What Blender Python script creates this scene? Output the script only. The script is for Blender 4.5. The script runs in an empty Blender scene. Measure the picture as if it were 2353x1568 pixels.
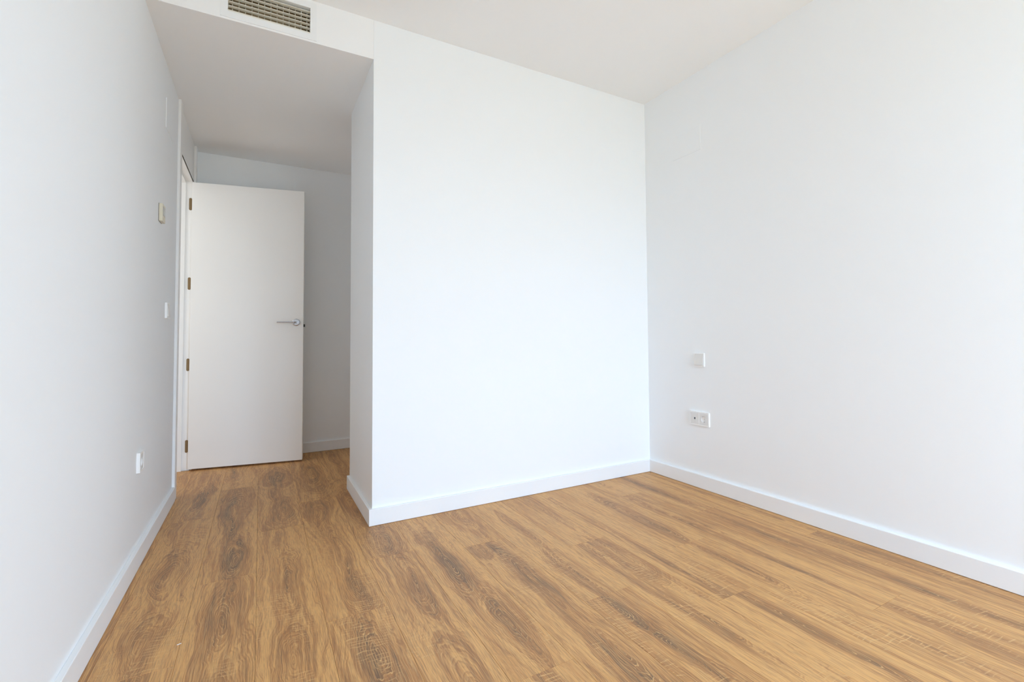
import bpy, bmesh, math, random
from mathutils import Vector, Matrix

# ------------------------------------------------------------------ scene, camera, sky, light, exposure
S = bpy.context.scene
COL = S.collection
IMG_W = 2353

CAM = Vector((0.4194, -2.5538, 0.9))
YAW, PITCH, ROLL = map(math.radians, (-31.5456, 2.0324, -0.5604))
F_PX, PX_X, PX_Y = 1130.645, 116.444, -46.752
fwd = Vector((-math.sin(YAW) * math.cos(PITCH), math.cos(YAW) * math.cos(PITCH), math.sin(PITCH)))
right = Vector((math.cos(YAW), math.sin(YAW), 0))
up = right.cross(fwd)
r2 = math.cos(ROLL) * right + math.sin(ROLL) * up
u2 = math.cos(ROLL) * up - math.sin(ROLL) * right
cam_data = bpy.data.cameras.new('camera')
cam = bpy.data.objects.new('camera', cam_data)
COL.objects.link(cam)
m = Matrix((r2, u2, -fwd)).transposed().to_4x4()
m.translation = CAM
cam.matrix_world = m
cam_data.sensor_fit = 'HORIZONTAL'
cam_data.sensor_width = 36.0
cam_data.lens = F_PX / IMG_W * 36.0
cam_data.shift_x = -PX_X / IMG_W
cam_data.shift_y = PX_Y / IMG_W
cam_data.clip_start = 0.02
S.camera = cam

# blue-white sky above, sunlit ground below; it only enters through the window behind the camera
world = bpy.data.worlds.new('day_sky')
S.world = world
world.use_nodes = True
wn, wl = world.node_tree.nodes, world.node_tree.links
wn.clear()
w_tc = wn.new('ShaderNodeTexCoord')
w_sep = wn.new('ShaderNodeSeparateXYZ')
w_ramp = wn.new('ShaderNodeValToRGB')
w_map = wn.new('ShaderNodeMapRange')
w_bg = wn.new('ShaderNodeBackground')
w_out = wn.new('ShaderNodeOutputWorld')
wl.new(w_tc.outputs['Generated'], w_sep.inputs[0])
wl.new(w_sep.outputs['Z'], w_map.inputs['Value'])
w_map.inputs['From Min'].default_value = -0.12
w_map.inputs['From Max'].default_value = 0.12
wl.new(w_map.outputs[0], w_ramp.inputs[0])
w_ramp.color_ramp.elements[0].color = (0.235, 0.258, 0.243, 1)   # ground, paving
w_ramp.color_ramp.elements[1].color = (0.505, 0.700, 0.950, 1)      # sky
wl.new(w_ramp.outputs[0], w_bg.inputs['Color'])
w_bg.inputs['Strength'].default_value = 26.5
wl.new(w_bg.outputs[0], w_out.inputs[0])

# window opening in the rear wall (behind the camera)
WIN_X0, WIN_X1, WIN_Z0, WIN_Z1, REAR_Y = 1.20, 2.50, 0.0, 2.25, -4.20
portal_data = bpy.data.lights.new('window_portal', 'AREA')
portal_data.shape = 'RECTANGLE'
portal_data.size = WIN_X1 - WIN_X0
portal_data.size_y = WIN_Z1 - WIN_Z0
portal_data.cycles.is_portal = True
portal = bpy.data.objects.new('window_portal', portal_data)
COL.objects.link(portal)
portal.location = ((WIN_X0 + WIN_X1) / 2, REAR_Y - 0.22, (WIN_Z0 + WIN_Z1) / 2)
portal.rotation_euler = (math.radians(90), 0, 0)
portal.rotation_euler = Vector((0, 1, 0)).to_track_quat('-Z', 'Z').to_euler()

# unseen area light added in the hall, brightening door and passage through the opening
hall_data = bpy.data.lights.new('hall_fill', 'AREA')
hall_data.shape = 'RECTANGLE'
hall_data.size = 0.95
hall_data.size_y = 1.50
hall_data.energy = 8.6
hall_data.color = (1.0, 0.98, 0.93)
hall = bpy.data.objects.new('hall_fill', hall_data)
COL.objects.link(hall)
hall.location = (-1.285, 1.0, 1.45)
hall.rotation_euler = Vector((1, 0, 0)).to_track_quat('-Z', 'Y').to_euler()

vs = S.view_settings
S.display_settings.display_device = 'sRGB'
vs.view_transform = 'Standard'
vs.look = 'None'
vs.gamma = 1.0
vs.use_curve_mapping = False
vs.exposure = 0.0
S.cycles.max_bounces = 16
S.cycles.diffuse_bounces = 12
S.cycles.glossy_bounces = 4
S.cycles.transparent_max_bounces = 8
S.cycles.caustics_reflective = False
S.cycles.caustics_refractive = False

# ------------------------------------------------------------------ room measures (metres)
XC, XR = 0.8889, 2.6677            # column edge, right wall
HC, HS = 2.511, 2.3094             # ceiling, passage soffit
Y2, Y3 = 0.7045, 1.9286            # end of column side, passage end wall
BH, BT = 0.080, 0.0163             # baseboard
YC = 0.9957                        # end of the left baseboard, start of the door casing
OP0, OP1 = 1.080, 1.800            # door opening
NX = 1.62                          # far side of the niche behind the column

# ------------------------------------------------------------------ material helpers
class NT:
    """tiny expression builder over shader nodes"""
    def __init__(s, mat):
        mat.use_nodes = True
        s.t = mat.node_tree
        s.n, s.l = s.t.nodes, s.t.links
        s.n.clear()
    def node(s, typ, **kw):
        nd = s.n.new(typ)
        for k, v in kw.items():
            setattr(nd, k, v)
        return nd
    def put(s, sock, v):
        if isinstance(v, bpy.types.NodeSocket):
            s.l.new(v, sock)
        else:
            sock.default_value = v
    def math(s, op, a, b=None, c=None, clamp=False):
        nd = s.node('ShaderNodeMath', operation=op, use_clamp=clamp)
        s.put(nd.inputs[0], a)
        if b is not None: s.put(nd.inputs[1], b)
        if c is not None: s.put(nd.inputs[2], c)
        return nd.outputs[0]
    def add(s, a, b): return s.math('ADD', a, b)
    def sub(s, a, b): return s.math('SUBTRACT', a, b)
    def mul(s, a, b): return s.math('MULTIPLY', a, b)
    def div(s, a, b): return s.math('DIVIDE', a, b)
    def mad(s, a, b, c): return s.math('MULTIPLY_ADD', a, b, c)
    def vec(s, x, y, z):
        nd = s.node('ShaderNodeCombineXYZ')
        for i, v in enumerate((x, y, z)):
            s.put(nd.inputs[i], v)
        return nd.outputs[0]
    def noise(s, v, scale=1.0, detail=2.0, rough=0.5):
        nd = s.node('ShaderNodeTexNoise', noise_dimensions='3D')
        s.put(nd.inputs['Vector'], v)
        nd.inputs['Scale'].default_value = scale
        nd.inputs['Detail'].default_value = detail
        nd.inputs['Roughness'].default_value = rough
        return nd.outputs[0]
    def step(s, v, a, b, lo=0.0, hi=1.0):
        nd = s.node('ShaderNodeMapRange', interpolation_type='SMOOTHSTEP')
        s.put(nd.inputs[0], v)
        s.put(nd.inputs[1], a); s.put(nd.inputs[2], b)
        s.put(nd.inputs[3], lo); s.put(nd.inputs[4], hi)
        return nd.outputs[0]
    def mix(s, f, a, b, blend='MIX'):
        nd = s.node('ShaderNodeMix', data_type='RGBA', blend_type=blend)
        s.put(nd.inputs[0], f)
        s.put(nd.inputs[6], a if isinstance(a, bpy.types.NodeSocket) else (*a, 1))
        s.put(nd.inputs[7], b if isinstance(b, bpy.types.NodeSocket) else (*b, 1))
        return nd.outputs[2]
    def bsdf(s, color, rough, metal=0.0, spec=0.5, normal=None):
        b = s.node('ShaderNodeBsdfPrincipled')
        s.put(b.inputs['Base Color'], color if isinstance(color, bpy.types.NodeSocket) else (*color, 1))
        s.put(b.inputs['Roughness'], rough)
        b.inputs['Metallic'].default_value = metal
        b.inputs['Specular IOR Level'].default_value = spec
        if normal is not None:
            s.l.new(normal, b.inputs['Normal'])
        o = s.node('ShaderNodeOutputMaterial')
        s.l.new(b.outputs[0], o.inputs[0])
        return b
    def bump(s, h, strength, dist):
        nd = s.node('ShaderNodeBump')
        nd.inputs['Strength'].default_value = strength
        nd.inputs['Distance'].default_value = dist
        s.l.new(h, nd.inputs['Height'])
        return nd.outputs[0]
    def objco(s):
        return s.node('ShaderNodeTexCoord').outputs['Object']

def paint(name, color, rough=0.6, var=0.012, scale=3.0, grain=0.0, spec=0.3):
    """matt paint or plastic with faint unevenness and roller grain"""
    mt = bpy.data.materials.new(name)
    t = NT(mt)
    co = t.objco()
    n = t.noise(co, scale, 3)
    c = t.mix(n, tuple(x * (1 - var) for x in color), tuple(min(1, x * (1 + var)) for x in color))
    nor = None
    if grain:
        nor = t.bump(t.noise(co, 260, 2), grain, 0.0006)
    t.bsdf(c, rough, spec=spec, normal=nor)
    return mt

def metal(name, color, rough, streak=40.0):
    mt = bpy.data.materials.new(name)
    t = NT(mt)
    n = t.noise(t.objco(), streak, 2)
    c = t.mix(n, tuple(x * 0.92 for x in color), color)
    t.bsdf(c, t.mad(n, 0.08, rough - 0.04), metal=1.0)
    return mt

def oak():
    """laminate oak: nested cathedral figures given per plank (properties figure_a.. on the object),
    straight flank grain, pale pore lines, fine fibres and rough-sawn cross marks"""
    mt = bpy.data.materials.new('oak_laminate')
    t = NT(mt)
    sep = t.node('ShaderNodeSeparateXYZ')
    t.l.new(t.objco(), sep.inputs[0])
    x, y = sep.outputs[0], sep.outputs[1]
    at = t.node('ShaderNodeAttribute', attribute_type='OBJECT', attribute_name='grain_seed')
    seed = at.outputs['Fac']
    sz = t.mul(seed, 7.31)
    def nz(fx, fy, dz=0.0, detail=2.0, rough=0.5):
        return t.noise(t.vec(t.mul(x, fx), t.mul(y, fy), t.add(sz, dz)), 1.0, detail, rough)
    # slow sideways drift of the whole grain, then small ripples
    drift = t.sub(nz(5.5, 2.6, 0.0, 2.0), 0.5)
    sway = t.sub(nz(17.0, 8.0, 5.0, 2.0), 0.5)
    ripple = t.sub(nz(46.0, 20.0, 3.0, 2.5, 0.6), 0.5)
    wave = t.node('ShaderNodeAttribute', attribute_type='OBJECT', attribute_name='grain_wave').outputs['Fac']
    xw = t.mad(drift, t.mul(wave, 0.072), x)
    xw = t.mad(sway, t.mul(wave, 0.012), xw)
    xw = t.mad(ripple, 0.003, xw)
    yw = t.mad(ripple, 0.085, t.mad(sway, 0.10, y))
    ds, amps = [], []
    for nm in ('figure_a', 'figure_b', 'figure_c'):
        a = t.node('ShaderNodeAttribute', attribute_type='OBJECT', attribute_name=nm)
        sp = t.node('ShaderNodeSeparateXYZ')
        t.l.new(a.outputs['Vector'], sp.inputs[0])
        b = t.node('ShaderNodeAttribute', attribute_type='OBJECT', attribute_name=nm + '_shape')
        sq = t.node('ShaderNodeSeparateXYZ')
        t.l.new(b.outputs['Vector'], sq.inputs[0])
        dy = t.div(t.sub(yw, sp.outputs[1]), sq.outputs[1])
        # pointed at one end, broad at the other
        wid = t.mul(sq.outputs[0], t.math('MAXIMUM', t.mad(dy, sq.outputs[2], 1.0), 0.45))
        dx = t.div(t.sub(xw, sp.outputs[0]), wid)
        d = t.math('SQRT', t.add(t.mul(dx, dx), t.mul(dy, dy)))
        ds.append(d)
        amps.append(t.mul(sp.outputs[2], t.step(d, 0.35, 1.75, 1.0, 0.0)))
    d = t.math('SMOOTH_MIN', ds[0], ds[1], 0.35)
    d = t.math('SMOOTH_MIN', d, ds[2], 0.35)
    dark = t.math('MAXIMUM', t.math('MAXIMUM', amps[0], amps[1]), amps[2])
    blotch = t.noise(t.vec(t.mul(xw, 22.0), t.mul(y, 2.6), t.add(sz, 11.0)), 1.0, 3.0, 0.6)
    dark = t.mul(dark, t.step(blotch, 0.30, 0.62, 0.35, 1.15))
    # growth rings: contours of the figure field, wandering
    jitter = nz(11.0, 1.5, 21.0, 2.0)
    phase = t.mad(jitter, 4.5, t.mul(d, 9.0))
    fr = t.math('FRACT', phase)
    ring = t.mul(t.step(fr, 0.10, 0.80), t.step(fr, 0.99, 0.86))
    edge = t.mul(t.step(fr, 0.74, 0.90), t.step(fr, 1.0, 0.93))  # pale line at each ring
    near = t.step(d, 1.0, 3.0, 1.0, 0.45)
    # tonal bands that follow the rings, then long streaks and fibres along the plank
    band = t.noise(t.vec(t.mul(phase, 0.33), t.mul(y, 0.7), t.add(sz, 27.0)), 1.0, 2.0, 0.6)
    band2 = t.noise(t.vec(t.mul(phase, 1.1), t.mul(y, 1.5), t.add(sz, 29.0)), 1.0, 1.0, 0.6)
    streak = t.noise(t.vec(t.mul(xw, 30.0), t.mul(y, 0.9), t.add(sz, 31.0)), 1.0, 3.0, 0.6)
    streak2 = t.noise(t.vec(t.mul(xw, 120.0), t.mul(y, 2.2), t.add(sz, 33.0)), 1.0, 2.0, 0.65)
    fibre = nz(430.0, 16.0, 41.0, 2.0, 0.7)
    pore = nz(300.0, 12.0, 47.0, 1.0, 0.5)
    tone = t.node('ShaderNodeAttribute', attribute_type='OBJECT', attribute_name='grain_tone').outputs['Fac']
    k = t.mul(t.step(band, 0.32, 0.68), 0.28)
    k = t.add(k, t.mul(t.step(band2, 0.35, 0.65), 0.14))
    k = t.add(k, t.mul(t.step(streak, 0.36, 0.66), 0.27))
    k = t.add(k, t.mul(t.step(streak2, 0.36, 0.64), 0.20))
    k = t.add(k, t.mul(dark, 0.58))
    k = t.add(k, t.mul(t.mul(ring, near), 0.20))
    k = t.add(k, tone)
    k = t.math('ADD', k, -0.36, clamp=True)
    c = t.mix(t.step(k, 0.0, 0.50), C_HONEY, C_MID)
    c = t.mix(t.step(k, 0.38, 1.0), c, C_BROWN)
    warm = t.noise(t.vec(t.mul(xw, 14.0), t.mul(y, 1.2), t.add(sz, 55.0)), 1.0, 2.0)
    c = t.mix(t.mul(t.step(warm, 0.48, 0.72), 0.40), c, C_RUSSET)
    # pale lines: strong in the figures, weak in the flanks
    pl = t.mul(edge, t.mad(t.math('MINIMUM', dark, 1.0), 0.75, 0.26))
    pl = t.mul(pl, t.step(nz(40.0, 9.0, 51.0, 2.0), 0.30, 0.60, 0.25, 1.0))
    c = t.mix(pl, c, C_PALE)
    # rough-sawn marks across the grain
    patch = t.mul(t.step(nz(11.0, 3.5, 61.0, 2.0), 0.44, 0.56), t.step(nz(3.0, 1.3, 63.0, 1.0), 0.42, 0.55))
    sawp = t.math('FRACT', t.add(t.mul(y, 62.0), t.add(t.mul(x, 9.0), t.mul(nz(9.0, 14.0, 67.0, 2.0), 3.2))))
    saw = t.mul(t.mul(t.step(sawp, 0.68, 0.80), t.step(sawp, 1.0, 0.88)), patch)
    saw = t.mul(saw, t.step(nz(30.0, 55.0, 71.0, 2.0), 0.42, 0.55))
    c = t.mix(t.mul(saw, 0.85), c, C_PALE)
    # fibres and pores
    c = t.mix(t.mul(t.step(fibre, 0.34, 0.58, 1.0, 0.0), 0.42), c, C_BROWN)
    c = t.mix(t.mul(t.step(pore, 0.52, 0.66), 0.28), c, C_PALE)
    h = t.add(t.mul(fibre, 0.5), t.mul(saw, 0.6))
    t.bsdf(c, t.mad(fibre, 0.12, 0.42), spec=0.42, normal=t.bump(h, 0.25, 0.0005))
    return mt

C_HONEY = (0.680, 0.370, 0.135)
C_MID = (0.420, 0.197, 0.070)
C_BROWN = (0.185, 0.104, 0.054)
C_RUSSET = (0.420, 0.182, 0.060)
C_PALE = (0.700, 0.422, 0.178)

M_WALL = paint('white_wall_paint', (0.888, 0.910, 0.926), 0.7, 0.006, 1.5, grain=0.05)
M_CEIL = paint('white_ceiling_paint', (0.905, 0.912, 0.916), 0.8, 0.006, 1.5, grain=0.05)
M_TRIM = paint('white_lacquer', (0.870, 0.885, 0.897), 0.5, 0.006, 4.0, spec=0.35)
M_LEAF = paint('cream_door_lacquer', (0.862, 0.858, 0.848), 0.45, 0.008, 2.0, spec=0.5)
M_FRAME = paint('white_door_frame', (0.88, 0.878, 0.872), 0.45, 0.006, 4.0, spec=0.5)
M_PLASTIC = paint('white_plastic', (0.90, 0.90, 0.895), 0.3, 0.004, 8.0, spec=0.5)
M_INSERT = paint('off_white_plastic', (0.77, 0.76, 0.74), 0.35, 0.004, 8.0, spec=0.5)
M_CREAM = paint('cream_plastic', (0.72, 0.67, 0.53), 0.35, 0.02, 20.0, spec=0.5)
M_SCREEN = paint('grey_display', (0.22, 0.23, 0.19), 0.15, 0.05, 20.0, spec=0.6)
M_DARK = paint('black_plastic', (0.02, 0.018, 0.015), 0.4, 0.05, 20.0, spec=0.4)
M_GAP_STRIP = paint('dark_brown_strip', (0.07, 0.05, 0.035), 0.7, 0.05, 20.0)
M_DUCT = paint('dim_duct_lining', (0.42, 0.33, 0.21), 0.7, 0.35, 18.0)
M_BLADE = paint('ivory_blade_lacquer', (0.80, 0.78, 0.70), 0.4, 0.01, 10.0, spec=0.5)
M_BRASS = metal('aged_brass', (0.27, 0.185, 0.10), 0.45)
M_CHROME = metal('satin_chrome', (0.66, 0.68, 0.72), 0.24)
M_SLAB = paint('screed', (0.30, 0.22, 0.13), 0.9, 0.1, 10.0)
M_ALU = paint('white_window_frame', (0.80, 0.80, 0.80), 0.4, 0.01, 5.0, spec=0.5)
M_OAK = oak()

def glass_mat():
    mt = bpy.data.materials.new('window_glass')
    t = NT(mt)
    a = t.node('ShaderNodeBsdfTransparent')
    g = t.node('ShaderNodeBsdfGlossy')
    g.inputs['Roughness'].default_value = 0.02
    n = t.noise(t.objco(), 2.0, 1)
    mx = t.node('ShaderNodeMixShader')
    t.l.new(t.mad(n, 0.02, 0.05), mx.inputs[0])
    t.l.new(a.outputs[0], mx.inputs[1]); t.l.new(g.outputs[0], mx.inputs[2])
    o = t.node('ShaderNodeOutputMaterial')
    t.l.new(mx.outputs[0], o.inputs[0])
    return mt
M_GLASS = glass_mat()

# ------------------------------------------------------------------ mesh helpers
def box(bm, x0, x1, y0, y1, z0, z1, bevel=0.0, seg=2):
    g = bmesh.ops.create_cube(bm, size=1.0)
    for v in g['verts']:
        v.co = Vector((x0 + (v.co.x + .5) * (x1 - x0), y0 + (v.co.y + .5) * (y1 - y0), z0 + (v.co.z + .5) * (z1 - z0)))
    if bevel:
        es = list({e for v in g['verts'] for e in v.link_edges})
        bmesh.ops.bevel(bm, geom=es, offset=bevel, segments=seg, affect='EDGES', profile=0.5)
    return g

def prism(bm, pts, z0, z1, chamfer=0.0):
    """closed polygon in xy, straight sides, optional small chamfer round the top"""
    vb = [bm.verts.new((p[0], p[1], z0)) for p in pts]
    vt = [bm.verts.new((p[0], p[1], z1)) for p in pts]
    n = len(pts)
    bm.faces.new(vb[::-1])
    top = bm.faces.new(vt)
    for i in range(n):
        bm.faces.new((vb[i], vb[(i + 1) % n], vt[(i + 1) % n], vt[i]))
    if chamfer:
        bmesh.ops.bevel(bm, geom=list(top.edges), offset=chamfer, segments=1, affect='EDGES', profile=0.5)

def tube(bm, pts, radii, n=16):
    rings = []
    for i, p in enumerate(pts):
        p = Vector(p)
        a = Vector(pts[max(i - 1, 0)]); b = Vector(pts[min(i + 1, len(pts) - 1)])
        d = (b - a).normalized()
        s = d.cross(Vector((0, 0, 1)))
        if s.length < 1e-3: s = d.cross(Vector((0, 1, 0)))
        s.normalize(); q = s.cross(d)
        rings.append([bm.verts.new(p + radii[i] * (math.cos(2 * math.pi * k / n) * s + math.sin(2 * math.pi * k / n) * q)) for k in range(n)])
    for a, b in zip(rings, rings[1:]):
        for k in range(n):
            bm.faces.new((a[k], a[(k + 1) % n], b[(k + 1) % n], b[k]))
    bm.faces.new(rings[0][::-1]); bm.faces.new(rings[-1])

def lathe(bm, prof, origin, axis='Y', n=32):
    """prof: (radius, height along axis)"""
    o = Vector(origin)
    ax, s, q = {'Y': (Vector((0, 1, 0)), Vector((0, 0, 1)), Vector((1, 0, 0))),
                'X': (Vector((1, 0, 0)), Vector((0, 1, 0)), Vector((0, 0, 1))),
                'Z': (Vector((0, 0, 1)), Vector((1, 0, 0)), Vector((0, 1, 0)))}[axis]
    rings = []
    for r, h in prof:
        if r < 1e-6:
            rings.append([bm.verts.new(o + h * ax)])
        else:
            rings.append([bm.verts.new(o + h * ax + r * (math.cos(2 * math.pi * k / n) * s + math.sin(2 * math.pi * k / n) * q)) for k in range(n)])
    for a, b in zip(rings, rings[1:]):
        for k in range(n):
            k2 = (k + 1) % n
            if len(a) == 1 and len(b) > 1: bm.faces.new((a[0], b[k2], b[k]))
            elif len(b) == 1 and len(a) > 1: bm.faces.new((a[k], a[k2], b[0]))
            elif len(a) > 1: bm.faces.new((a[k], a[k2], b[k2], b[k]))

def obj(name, bm, mat, parent=None, smooth=False, loc=None):
    bmesh.ops.recalc_face_normals(bm, faces=bm.faces)
    me = bpy.data.meshes.new(name)
    bm.to_mesh(me); bm.free()
    me.materials.append(mat)
    if smooth:
        for p in me.polygons: p.use_smooth = True
        try: me.set_sharp_from_angle(angle=math.radians(40))
        except Exception: pass
    o = bpy.data.objects.new(name, me)
    COL.objects.link(o)
    if parent: o.parent = parent
    if loc: o.location = loc
    return o

def boxes(name, mat, lst, parent=None, bevel=0.0):
    bm = bmesh.new()
    for b in lst: box(bm, *b, bevel=bevel)
    return obj(name, bm, mat, parent)

def struct(o, label=None, cat=None):
    o['kind'] = 'structure'
    if label: o['label'] = label
    if cat: o['category'] = cat
    return o

def thing(name, loc, label, cat, group=None, rot=None):
    o = bpy.data.objects.new(name, None)
    COL.objects.link(o)
    o.empty_display_size = 0.05
    o.location = loc
    if rot: o.rotation_euler = rot
    o['label'] = label; o['category'] = cat
    if group: o['group'] = group
    return o

# ------------------------------------------------------------------ room shell
WT = 0.12
struct(boxes('wall_left', M_WALL, [
    (-WT, 0, REAR_Y - 0.2, OP0, 0, HC), (-WT, 0, OP1, Y3, 0, HC), (-WT, 0, OP0, OP1, HS, HC)]),
    'white wall running along the passage to the open door', 'wall')
struct(boxes('wall_right', M_WALL, [(XR, XR + WT, REAR_Y - 0.2, 0.0, 0, HC)]),
    'pale white wall carrying the double socket', 'wall')
struct(boxes('wall_back', M_WALL, [(XC, XR + WT, 0, Y2, 0, HC)], bevel=0.0015),
    'bright white wall ending in a corner beside the passage', 'wall')
struct(boxes('wall_passage', M_WALL, [(-1.3, NX + WT, Y3, Y3 + WT, 0, HC)]),
    'grey shaded end wall behind the open door', 'wall')
struct(boxes('wall_niche', M_WALL, [(NX, NX + WT, Y2, Y3, 0, HS)]),
    'side wall of the niche hidden behind the column', 'wall')
struct(boxes('wall_hall', M_WALL, [(-1.42, -1.3, 0.4, Y3 + WT, 0, HC), (-1.3, -WT, 0.4, 0.5, 0, HC)]),
    'hall walls beyond the door opening', 'wall')
struct(boxes('wall_rear', M_WALL, [
    (0, WIN_X0, REAR_Y - 0.2, REAR_Y, 0, HC), (WIN_X1, XR, REAR_Y - 0.2, REAR_Y, 0, HC),
    (WIN_X0, WIN_X1, REAR_Y - 0.2, REAR_Y, WIN_Z1, HC)]),
    'window wall behind the camera', 'wall')
struct(boxes('ceiling', M_CEIL, [(-1.42, XR + WT, REAR_Y - 0.2, Y3 + WT, HC, HC + 0.12)]),
    'plain white room ceiling', 'ceiling')
# grille opening in the bulkhead over the passage
GX0, GX1, GZ0, GZ1 = 0.281, 0.6055, 2.346, 2.472
struct(boxes('ceiling_passage', M_CEIL, [
    (0, GX0, 0, 0.2, HS, HC), (GX1, XC, 0, 0.2, HS, HC),
    (GX0, GX1, 0, 0.2, HS, GZ0), (GX0, GX1, 0, 0.2, GZ1, HC),
    (0, XC, 0.2, Y2, HS, HC), (0, NX, Y2, Y3, HS, HC)]),
    'lowered grey ceiling over the passage with white front face', 'ceiling')

# baseboards: board with eased top edge
def baseboard(name, lst, label):
    return struct(boxes(name, M_TRIM, lst, bevel=0.0022), label, 'baseboard')
baseboard('baseboard_left', [(0, BT, REAR_Y, YC, 0.0012, BH)], 'white baseboard running up to the door casing')
baseboard('baseboard_back', [(XC - BT, XR, -BT, 0, 0.0012, BH)], 'white baseboard under the bright wall, ending at the outer corner')
baseboard('baseboard_right', [(XR - BT, XR, REAR_Y, -BT, 0.0012, BH)], 'long white baseboard under the wall with the double socket')
baseboard('baseboard_column', [(XC - BT, XC, -0.001, Y2, 0.0012, BH)], 'short grey-shaded baseboard on the passage side of the outer corner')
baseboard('baseboard_passage', [(0.0, NX, Y3 - BT, Y3, 0.0012, BH)], 'shaded baseboard at the foot of the wall behind the door')
baseboard('baseboard_rear', [(BT, WIN_X0, REAR_Y, REAR_Y + BT, 0.0, BH), (WIN_X1, XR - BT, REAR_Y, REAR_Y + BT, 0.0, BH)], 'baseboard beside the window behind the camera')

# ------------------------------------------------------------------ window behind the camera
win = bpy.data.objects.new('window_1', None); COL.objects.link(win)
win.location = (WIN_X0, REAR_Y - 0.12, 0)
struct(win, 'glazed balcony window in the wall behind the camera', 'window')
ww, wh = WIN_X1 - WIN_X0, WIN_Z1
boxes('window_frame', M_ALU, [(0, .05, 0, .07, 0, wh), (ww - .05, ww, 0, .07, 0, wh), (.05, ww - .05, 0, .07, wh - .05, wh), (.05, ww - .05, 0, .07, 0, .04)], win)
for i in range(2):
    a = .05 + i * (ww - .1) / 2; b = a + (ww - .1) / 2
    sash = boxes('sash', M_ALU, [(a, a + .06, .01, .06, .04, wh - .05), (b - .06, b, .01, .06, .04, wh - .05), (a + .06, b - .06, .01, .06, .04, .11), (a + .06, b - .06, .01, .06, wh - .12, wh - .05)], win)
    boxes('pane', M_GLASS, [(a + .06, b - .06, .03, .036, .11, wh - .12)], sash)

# ------------------------------------------------------------------ floor: slab and oak planks
slab = struct(boxes('floor', M_SLAB, [(-1.42, XR + WT, REAR_Y - 0.2, Y3 + WT, -0.12, -0.010)]),
    'warm oak laminate plank floor', 'floor')
LW, LL, LX0 = 0.1909, 1.36, 0.0339
JOINT = {-6: .2, -5: .7, -4: -.1, -3: .9, -2: .4, -1: .35, 0: .57, 1: 1.09, 2: .20, 3: .57, 4: -.395, 5: -1.36, 6: -.49, 7: -1.13, 8: -.725, 9: -1.371,
         10: -.976, 11: -1.68, 12: -.73, 13: -1.203}
# figures seen in the photograph: lane, (x, y) of the centre on the floor, half width, half length, darkness
FIG = {
 (0, -1): [(.130, -.10, .050, .26, .60), (.132, -.62, .042, .20, .75), (.075, .42, .03, .2, .35)],
 (0, -2): [(.147, -.83, .03, .10, .7)],
 (0, 0): [(.125, .95, .055, .36, .95), (.10, 1.45, .04, .2, .6)],
 (1, -1): [(.310, .60, .048, .42, 1.0), (.330, -.08, .040, .22, .95)],
 (1, -2): [(.322, -.62, .042, .26, .90), (.335, -1.02, .045, .22, .8), (.345, -.36, .03, .09, .6)],
 (1, 0): [(.284, 1.52, .05, .25, .9)],
 (2, -1): [(.513, -.40, .040, .26, .70), (.512, -.95, .040, .18, .75), (.49, .03, .03, .2, .45)],
 (2, 0): [(.535, .49, .052, .22, .75), (.523, 1.25, .055, .22, .85), (.50, .85, .03, .2, .4)],
 (3, -1): [(.720, -.30, .034, .34, .75), (.728, -.60, .040, .16, .95), (.68, .33, .05, .25, .7)],
 (3, -2): [(.713, -1.04, .058, .23, 1.0), (.70, -1.5, .04, .2, .6)],
 (3, 0): [(.721, 1.20, .052, .36, .85)],
 (4, 0): [(.900, -.24, .062, .22, .75), (.86, .3, .04, .3, .6)],
 (4, -1): [(.918, -.66, .038, .24, .95), (.90, -1.35, .04, .24, .6)],
 (5, 0): [(1.066, -.60, .036, .26, 1.0), (1.07, -.28, .05, .08, .5), (1.10, -1.10, .045, .22, .5)],
 (5, -1): [(1.08, -1.66, .04, .3, .6)],
 (6, -1): [(1.295, -.92, .036, .42, .90), (1.31, -1.42, .045, .24, .95), (1.24, -.56, .05, .08, .6)],
 (6, 0): [(1.289, -.16, .05, .16, .5)],
 (7, 0): [(1.474, -.38, .026, .24, .75), (1.472, -.97, .034, .20, .70)],
 (7, -1): [(1.45, -1.23, .05, .16, .9), (1.457, -1.50, .028, .16, 1.0), (1.47, -1.95, .03, .3, .6)],
 (8, -1): [(1.630, -1.10, .030, .34, .80), (1.645, -1.50, .034, .16, .95), (1.70, -.92, .04, .2, .6)],
 (8, 0): [(1.69, -.17, .026, .18, .5)],
 (9, 0): [(1.812, -1.02, .026, .40, .85), (1.82, -.45, .02, .2, .3)],
 (9, -1): [(1.862, -1.68, .026, .34, .85)],
 (10, 0): [(2.040, -.66, .040, .30, .95)],
 (10, -1): [(2.030, -1.22, .026, .18, .75), (2.065, -1.9, .03, .28, .5)],
 (11, 0): [(2.193, -1.16, .026, .46, .70), (2.23, -.70, .022, .26, .45)],
 (11, -1): [(2.21, -1.98, .024, .34, .6)],
 (12, 0): [(2.413, -.30, .026, .40, .65)],
 (12, -1): [(2.385, -.98, .024, .26, .75), (2.42, -1.62, .026, .42, .65)],
 (13, 0): [(2.60, -.60, .018, .34, .45)],
 (13, -1): [(2.585, -1.46, .030, .30, .60), (2.60, -2.0, .02, .3, .4)],
}
rng = random.Random(11)
full_mesh = None
GAP = 0.00025
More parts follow.
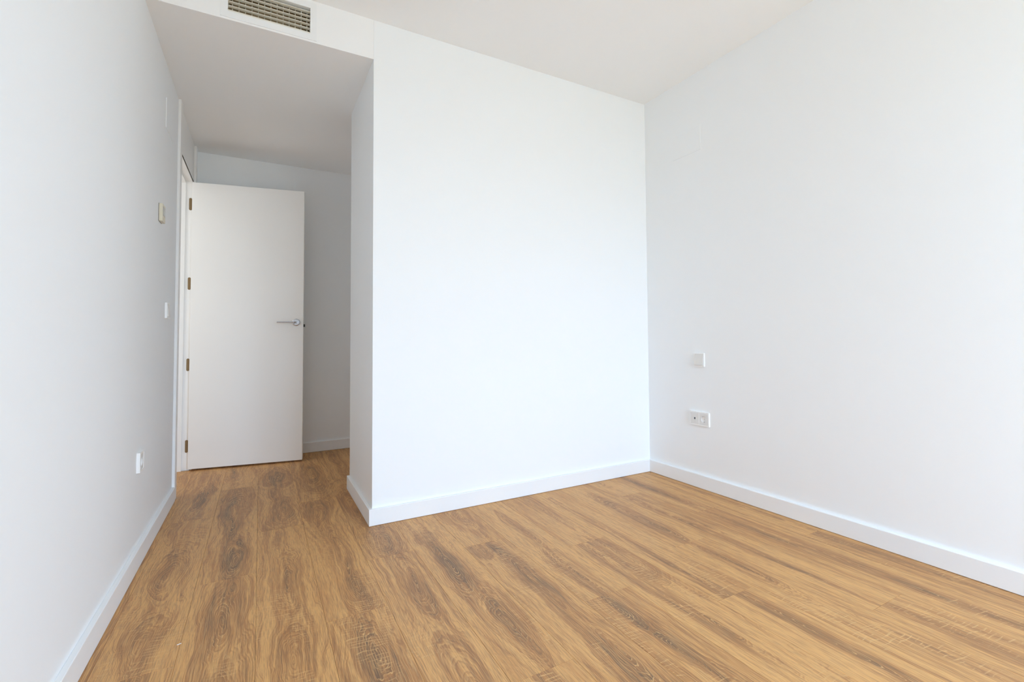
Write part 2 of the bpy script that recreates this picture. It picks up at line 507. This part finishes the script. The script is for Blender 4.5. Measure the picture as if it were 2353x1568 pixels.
def plank(k, mi, pts, full=False):
    global full_mesh
    xc = LX0 + (k + .5) * LW
    y0 = JOINT[k] + mi * LL
    yc = y0 + LL / 2
    if full and full_mesh is not None:
        o = bpy.data.objects.new('plank', full_mesh)
        COL.objects.link(o); o.parent = slab
    else:
        bm = bmesh.new()
        prism(bm, [(px - xc, py - yc) for px, py in pts], -0.010, 0.0, 0.0005)
        o = obj('plank', bm, M_OAK, slab)
        if full: full_mesh = o.data
    o.location = (xc, yc, 0)
    o['grain_seed'] = rng.uniform(0, 20)
    o['grain_wave'] = 1.0 if k < 4 else (0.8 if k < 8 else 0.45)
    o['grain_tone'] = rng.uniform(-0.09, 0.08) if k < 5 else rng.uniform(-0.14, 0.05)
    fg = [(fx - xc, fy - yc, w, l, a) for fx, fy, w, l, a in FIG.get((k, mi), [])]
    if not fg:
        fg = [(rng.uniform(-.03, .03), rng.uniform(-.5, .5), .032, rng.uniform(.2, .4), rng.uniform(.4, .8))]
    while len(fg) < 3:      # ring centre beside the plank: straight flank grain
        fg.append((rng.choice((-1, 1)) * rng.uniform(.12, .2), rng.uniform(-.6, .6), .05, 1.6, 0.0))
    for nm, (fx, fy, w, l, a) in zip(('figure_a', 'figure_b', 'figure_c'), fg):
        o[nm] = (fx, fy, a)
        o[nm + '_shape'] = (w * 1.1, l * 1.15, rng.uniform(-0.45, 0.45) if a > 0 else 0.0)
    return o

E0 = 0.004
def lane_rects(k, xa, xb, ya, yb, skip=()):
    mi0 = math.floor((ya - JOINT[k]) / LL)
    mi1 = math.floor((yb - 1e-4 - JOINT[k]) / LL)
    for mi in range(mi0, mi1 + 1):
        if mi in skip: continue
        p0, p1 = max(ya, JOINT[k] + mi * LL), min(yb, JOINT[k] + (mi + 1) * LL)
        if p1 - p0 < 0.01: continue
        a, b = xa + GAP, xb - GAP
        full = (p1 - p0) > LL - 1e-4 and (xb - xa) > LW - 1e-4
        plank(k, mi, [(a, p0 + GAP), (b, p0 + GAP), (b, p1 - GAP), (a, p1 - GAP)], full)
YA, YB = REAR_Y + E0, Y3 - E0
for k in range(0, 4):
    lane_rects(k, LX0 + k * LW, LX0 + (k + 1) * LW, YA, YB)
# lane along the left wall, widening through the door opening
lane_rects(-1, E0, LX0, YA, OP0 + .02)
lane_rects(-1, LX0 - LW, LX0, OP0 + .02, OP1 - .02)
lane_rects(-1, E0, LX0, OP1 - .02, YB)
for k in range(-6, -1):
    lane_rects(k, LX0 + k * LW, LX0 + (k + 1) * LW, 0.5 + E0, YB)
# lane notched round the column
x4, x5 = LX0 + 4 * LW, LX0 + 5 * LW
lane_rects(4, x4, x5, YA, YB, skip=(0,))
j0, j1 = JOINT[4] + GAP, JOINT[4] + LL - GAP
plank(4, 0, [(x4 + GAP, j0), (x5 - GAP, j0), (x5 - GAP, -E0), (XC - E0, -E0), (XC - E0, Y2 + E0), (x5 - GAP, Y2 + E0), (x5 - GAP, j1), (x4 + GAP, j1)])
for k in range(5, 14):
    lane_rects(k, LX0 + k * LW, min(LX0 + (k + 1) * LW, XR - E0), YA, -E0)
for k in range(5, 9):
    lane_rects(k, LX0 + k * LW, min(LX0 + (k + 1) * LW, NX - E0), Y2 + E0, YB)

# ------------------------------------------------------------------ door frame (fixed) and door leaf
frame = struct(bpy.data.objects.new('trim_1', None), 'white full-height door frame with fixed panel over the door', 'door frame')
COL.objects.link(frame)
frame.location = (0, OP0, 0)
def fbox(name, mat, lst, bevel=0.0):
    return boxes(name, mat, [(a, b, c - OP0, d - OP0, e, f) for a, b, c, d, e, f in lst], frame, bevel)
CT = 0.0134
fbox('casing', M_FRAME, [(0, CT, YC + .0005, YC + .069, 0, HS)], 0.001)
fbox('casing', M_FRAME, [(0, CT, OP1 - .002, OP1 + .066, 0, HS)], 0.001)
fbox('jamb', M_FRAME, [(-WT, 0, OP0, OP0 + .012, 0, HS)])
fbox('jamb', M_FRAME, [(-WT, 0, OP1 - .012, OP1, 0, HS)])
fbox('door_stop', M_FRAME, [(-WT, -.043, OP0 + .012, OP0 + .024, 0, 2.028)], 0.0008)
fbox('door_stop', M_FRAME, [(-WT, -.043, OP1 - .024, OP1 - .012, 0, 2.028)], 0.0008)
fbox('frame_head', M_FRAME, [(-WT, -.043, OP0 + .012, OP1 - .012, 2.028, 2.080), (-.043, -.004, OP0 + .012, OP1 - .012, 2.0400, 2.0432)])
fbox('transom_panel', M_LEAF, [(-.035, -.0005, OP0 + .013, OP1 - .013, 2.0482, HS)], 0.0006)
fbox('gap_strip', M_GAP_STRIP, [(-.030, -.0006, OP0 + .013, OP1 - .013, 2.0436, 2.0480)])  # added dark strip drawing the line of the gap under the panel
# leaf, turned about its hinge edge
A = math.radians(-10.7782)
door = struct(thing('door_1', (-0.0043, 1.754, 0), 'cream flush door standing open at the end of the passage', 'door', rot=(0, 0, A)))
DW, DT, DB, DH = 0.7088, 0.038, 0.013, 2.0317
boxes('door_leaf', M_LEAF, [(0, DW, 0, DT, DB, DH)], door, 0.0012)
hb = bmesh.new()
HXc, HZc = 0.661, 1.0375
lathe(hb, [(0.0, -.0085), (.0105, -.0085), (.0108, -.0075), (.0185, -.0075), (.0195, -.0066), (.0215, -.0066), (.0255, -.0035), (.0262, 0.0)], (HXc, 0, HZc), 'Y', 40)
handle = obj('door_handle', hb, M_CHROME, door, smooth=True)
handle['label'] = 'satin chrome lever handle on round rose'
lb = bmesh.new()
tube(lb, [(HXc, -.006, HZc), (HXc, -.030, HZc), (HXc - .002, -.040, HZc), (HXc - .008, -.0455, HZc), (HXc - .018, -.047, HZc),
          (HXc - .07, -.047, HZc), (HXc - .118, -.046, HZc), (HXc - .121, -.046, HZc)],
     [.0085, .0082, .0080, .0072, .0064, .0056, .0053, .0040], 18)
obj('lever', lb, M_CHROME, handle, smooth=True)
lt = boxes('latch', M_DARK, [(DW - .001, DW + .0095, .012, .026, 1.004, 1.024)], door, 0.001)
lt['label'] = 'dark latch bolt in the door edge'
for hz in (1.880, 1.312, 0.738, 0.168):
    pb = bmesh.new()
    prof = []
    hw, hh = .0085, .044
    for i in range(13):
        prof.append((hw * math.cos(math.pi * i / 12), hh - hw + hw * math.sin(math.pi * i / 12)))
    for i in range(13):
        prof.append((-hw * math.cos(math.pi * i / 12), -(hh - hw) - hw * math.sin(math.pi * i / 12)))
    vf = [pb.verts.new((a, 0, b)) for a, b in prof]
    vk = [pb.verts.new((a, .002, b)) for a, b in prof]
    n_ = len(prof)
    pb.faces.new(vf); pb.faces.new(vk[::-1])
    for i in range(n_):
        pb.faces.new((vf[i], vf[(i + 1) % n_], vk[(i + 1) % n_], vk[i]))
    h_ = obj('hinge', pb, M_BRASS, door)
    # plate lies on the rebate face of the jamb, square to the room
    h_.matrix_local = Matrix.Rotation(-A, 4, 'Z') @ Matrix.Translation((-.0155 + .0043, OP1 - .0142 - 1.754, hz))
    h_['label'] = 'aged brass hinge plate'

# ------------------------------------------------------------------ air grille over the passage
gr = thing('air_grille', (GX0, 0, GZ0), 'white rectangular air grille in the bulkhead above the passage', 'air vent')
gw, gh = GX1 - GX0, GZ1 - GZ0
bm = bmesh.new()
fo = .0255
for b in ((-fo, 0, -.0035, 0, -fo - .002, gh + fo), (gw, gw + fo, -.0035, 0, -fo - .002, gh + fo), (0, gw, -.0035, 0, -fo - .002, 0), (0, gw, -.0035, 0, gh, gh + fo)):
    box(bm, *b)
for b in ((0, .0012, -.0035, .05, 0, gh), (gw - .0012, gw, -.0035, .05, 0, gh), (.0012, gw - .0012, -.0035, .05, 0, .0012), (.0012, gw - .0012, -.0035, .05, gh - .0012, gh)):
    box(bm, *b)
obj('grille_frame', bm, M_TRIM, gr)
boxes('lip', M_BLADE, [(.0012, gw - .0012, .002, .004, .0012, .0095)], gr)
bld = None
for i in range(6):
    z = gh * (1 - (.124 + .1592 * i))
    if bld is None:
        b_ = bmesh.new()
        box(b_, .0012, gw - .0012, .003, .020, -.0013, .0013, 0.0006, 1)
        bld = obj('blade', b_, M_BLADE, gr); bo = bld
    else:
        bo = bld.copy(); COL.objects.link(bo); bo.parent = gr
    bo.location = (0, 0, z)
fin = None
for i in range(13):
    x = .0163 + i * .02455
    if fin is None:
        b_ = bmesh.new()
        box(b_, -.0012, .0012, .024, .042, .0012, gh - .0012, 0.0005, 1)
        fin = obj('fin', b_, M_BLADE, gr); fo_ = fin
    else:
        fo_ = fin.copy(); COL.objects.link(fo_); fo_.parent = gr
    fo_.location = (x, 0, 0)
bm = bmesh.new()
box(bm, .002, gw - .002, .11, .115, .002, gh - .002)
box(bm, .0012, gw - .0012, .052, .11, .0012, .004); box(bm, .0012, gw - .0012, .052, .11, gh - .004, gh - .0012)
box(bm, .0012, .004, .052, .11, .004, gh - .004); box(bm, gw - .004, gw - .0012, .052, .11, .004, gh - .004)
obj('duct', bm, M_DUCT, gr)['label'] = 'dim brown duct behind the blades'

# ------------------------------------------------------------------ wall fittings
# local frame of a fitting: X = along the wall, Y = out of the wall towards -Y, Z = up; turned with rot
RL = (0, 0, math.radians(90))      # on the left wall, facing +X (local -Y -> +X)
RR = (0, 0, math.radians(-90))     # on the right wall, facing -X

def plate_frame(bm, w, h, t, iw, ih, n_open=1):
    """surround with n square openings of iw x ih, laid on y=0 and coming out to y=-t"""
    pitch = w / n_open if n_open == 1 else .071
    xs = [0.0] if n_open == 1 else [-pitch / 2, pitch / 2]
    cuts = [-w / 2]
    for x in xs: cuts += [x - iw / 2, x + iw / 2]
    cuts.append(w / 2)
    for i in range(0, len(cuts), 2):
        box(bm, cuts[i], cuts[i + 1], -t, 0, -h / 2, h / 2)
    for x in xs:
        box(bm, x - iw / 2, x + iw / 2, -t, 0, ih / 2, h / 2)
        box(bm, x - iw / 2, x + iw / 2, -t, 0, -h / 2, -ih / 2)
        box(bm, x - iw / 2, x + iw / 2, -.003, 0, -ih / 2, ih / 2)
    bmesh.ops.remove_doubles(bm, verts=bm.verts, dist=1e-5)

def rocker(bm, w, h, y_top, y_bot):
    """tilted rocker: top edge pressed in, bottom edge standing out"""
    v = []
    for z, yf in ((h / 2, y_top), (-h / 2, y_bot)):
        for x in (-w / 2, w / 2):
            v.append((x, yf, z)); v.append((x, -.003, z))
    V = [bm.verts.new(p) for p in v]
    f = lambda *i: bm.faces.new([V[j] for j in i])
    f(0, 2, 6, 4); f(1, 5, 7, 3); f(0, 1, 3, 2); f(4, 6, 7, 5); f(0, 4, 5, 1); f(2, 3, 7, 6)
    bmesh.ops.recalc_face_normals(bm, faces=bm.faces)
    bmesh.ops.bevel(bm, geom=list(bm.edges), offset=.0012, segments=2, affect='EDGES')

def switch(loc, rot, label):
    t = thing('light_switch', loc, label, 'light switch', 'light switches', rot)
    b = bmesh.new(); plate_frame(b, .080, .080, .0095, .0655, .0655)
    obj('switch_frame', b, M_PLASTIC, t)
    b = bmesh.new(); rocker(b, .0640, .0640, -.0088, -.0150)
    obj('rocker', b, M_INSERT, t)
    return t

def schuko(parent, x):
    """square insert with a round well, two pin holes and earth clips"""
    b = bmesh.new()
    n, R, s, yf, depth = 32, .0195, .0322, -.0100, .0085
    inner = [b.verts.new((x + R * math.cos(2 * math.pi * k / n), yf, R * math.sin(2 * math.pi * k / n))) for k in range(n)]
    outer = []
    for k in range(n):
        a = 2 * math.pi * k / n
        m_ = max(abs(math.cos(a)), abs(math.sin(a)))
        outer.append(b.verts.new((x + s * math.cos(a) / m_, yf, s * math.sin(a) / m_)))
    back = [b.verts.new((x + R * .97 * math.cos(2 * math.pi * k / n), yf + depth - .0005, R * .97 * math.sin(2 * math.pi * k / n))) for k in range(n)]
    rim = [b.verts.new((v.co.x, -.003, v.co.z)) for v in outer]
    for k in range(n):
        j = (k + 1) % n
        b.faces.new((outer[k], outer[j], inner[j], inner[k]))
        b.faces.new((inner[k], inner[j], back[j], back[k]))
        b.faces.new((outer[j], outer[k], rim[k], rim[j]))
    b.faces.new(back)
    ins = obj('socket_insert', b, M_INSERT, parent)
    for p in ins.data.polygons: p.use_smooth = False
    for sx in (-1, 1):
        b = bmesh.new(); lathe(b, [(0, -.0021), (.0026, -.0021), (.0026, -.0014)], (x + sx * .0095, 0, 0), 'Y', 12)
        obj('pin_hole', b, M_DARK, ins)
    for sz in (-1, 1):
        b = bmesh.new(); box(b, x - .002, x + .002, -.0075, -.0015, sz * .0165 - .0017, sz * .0165 + .0017, .0003, 1)
        obj('earth_clip', b, M_CHROME, ins)
    b = bmesh.new(); lathe(b, [(0, -.0030), (.0018, -.0030), (.0024, -.0024), (.0024, -.0015)], (x, 0, 0), 'Y', 12)
    obj('centre_screw', b, M_CHROME, ins)
    return ins

switch((0, .695, 1.0625), RL, 'white light switch beside the door casing, below the thermostat')
switch((XR, -.460, .762), RR, 'white light switch alone on the wall above the double socket')

t = thing('wall_socket', (0, .0815, .4135), 'white single wall socket low on the wall near the passage', 'socket', rot=RL)
b = bmesh.new(); plate_frame(b, .080, .080, .0115, .0655, .0655); obj('socket_frame', b, M_PLASTIC, t)
schuko(t, 0.0)

t = thing('double_socket', (XR, -.4545, .4105), 'white double wall plate with data port and round socket', 'socket', rot=RR)
b = bmesh.new(); plate_frame(b, .151, .081, .0105, .0655, .0655, 2); obj('socket_frame', b, M_PLASTIC, t)
# local X runs towards -Y on this wall: data insert first, round socket second
dat = None
b = bmesh.new()
x = -.0355; s = .0322; hx, hz0, hz1 = .0062, -.0070, .0050
for bb in ((x - s, x - hx, -.0100, -.003, -s, s), (x + hx, x + s, -.0100, -.003, -s, s), (x - hx, x + hx, -.0100, -.003, hz1, s), (x - hx, x + hx, -.0100, -.003, -s, hz0)):
    box(b, *bb)
box(b, x - hx - .003, x + hx + .003, -.0108, -.0100, hz0 - .012, hz0 - .0015)
dat = obj('data_insert', b, M_INSERT, t)
b = bmesh.new(); box(b, x - hx, x + hx, -.0040, -.0032, hz0, hz1)
obj('port', b, M_DARK, dat)
schuko(t, .0355)

# thermostat: square body with a rounded front and a display
t = thing('thermostat', (0, .460, 1.5195), 'cream square thermostat on the wall above the light switch by the door', 'thermostat', rot=RL)
b = bmesh.new(); box(b, -.040, .040, -.0155, 0, -.042, .042, .0022, 2); obj('thermostat_body', b, M_CREAM, t)
b = bmesh.new(); box(b, -.028, .028, -.0163, -.0154, -.012, .030, .0003, 1); obj('display', b, M_SCREEN, t)['label'] = 'grey display window'
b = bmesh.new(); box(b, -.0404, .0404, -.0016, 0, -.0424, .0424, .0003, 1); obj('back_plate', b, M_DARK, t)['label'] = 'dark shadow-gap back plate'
b = bmesh.new()
for q in (-.018, 0, .018): box(b, q - .005, q + .005, -.0165, -.0154, -.032, -.024, .0004, 1)
obj('button_row', b, M_CREAM, t)

# blank cover plates of junction boxes high on the walls
def cover(loc, rot, w, h, label):
    t = thing('cover_plate', loc, label, 'cover plate', 'blank cover plates', rot)
    b = bmesh.new(); box(b, -w / 2, w / 2, -.0030, 0, -h / 2, h / 2, .0008, 2)
    obj('lid', b, M_WALL, t)
    return t
cover((XR, -.3825, 2.1065), RR, .237, .153, 'white painted blank cover plate high up near the room corner')
cover((0, .691, 2.060), RL, .237, .153, 'white painted blank cover plate above the thermostat')

# crumbs of the finishing work
b = bmesh.new(); box(b, -.0055, .0055, -.0012, .0012, 0, .0012, .0003, 1)
c = obj('paint_chip', b, M_PLASTIC, None, loc=(.222, -.676, .0001)); c.rotation_euler = (0, 0, .35)
c['label'] = 'tiny white paint chip lying on an oak plank'; c['category'] = 'debris'
b = bmesh.new(); lathe(b, [(0, .0012), (.0024, .0012), (.0032, 0)], (0, 0, 0), 'Z', 10)
c = obj('nail_head', b, M_DARK, None, loc=(2.634, -.040, 0))
c['label'] = 'small dark nail head on the floor in the room corner'; c['category'] = 'nail'
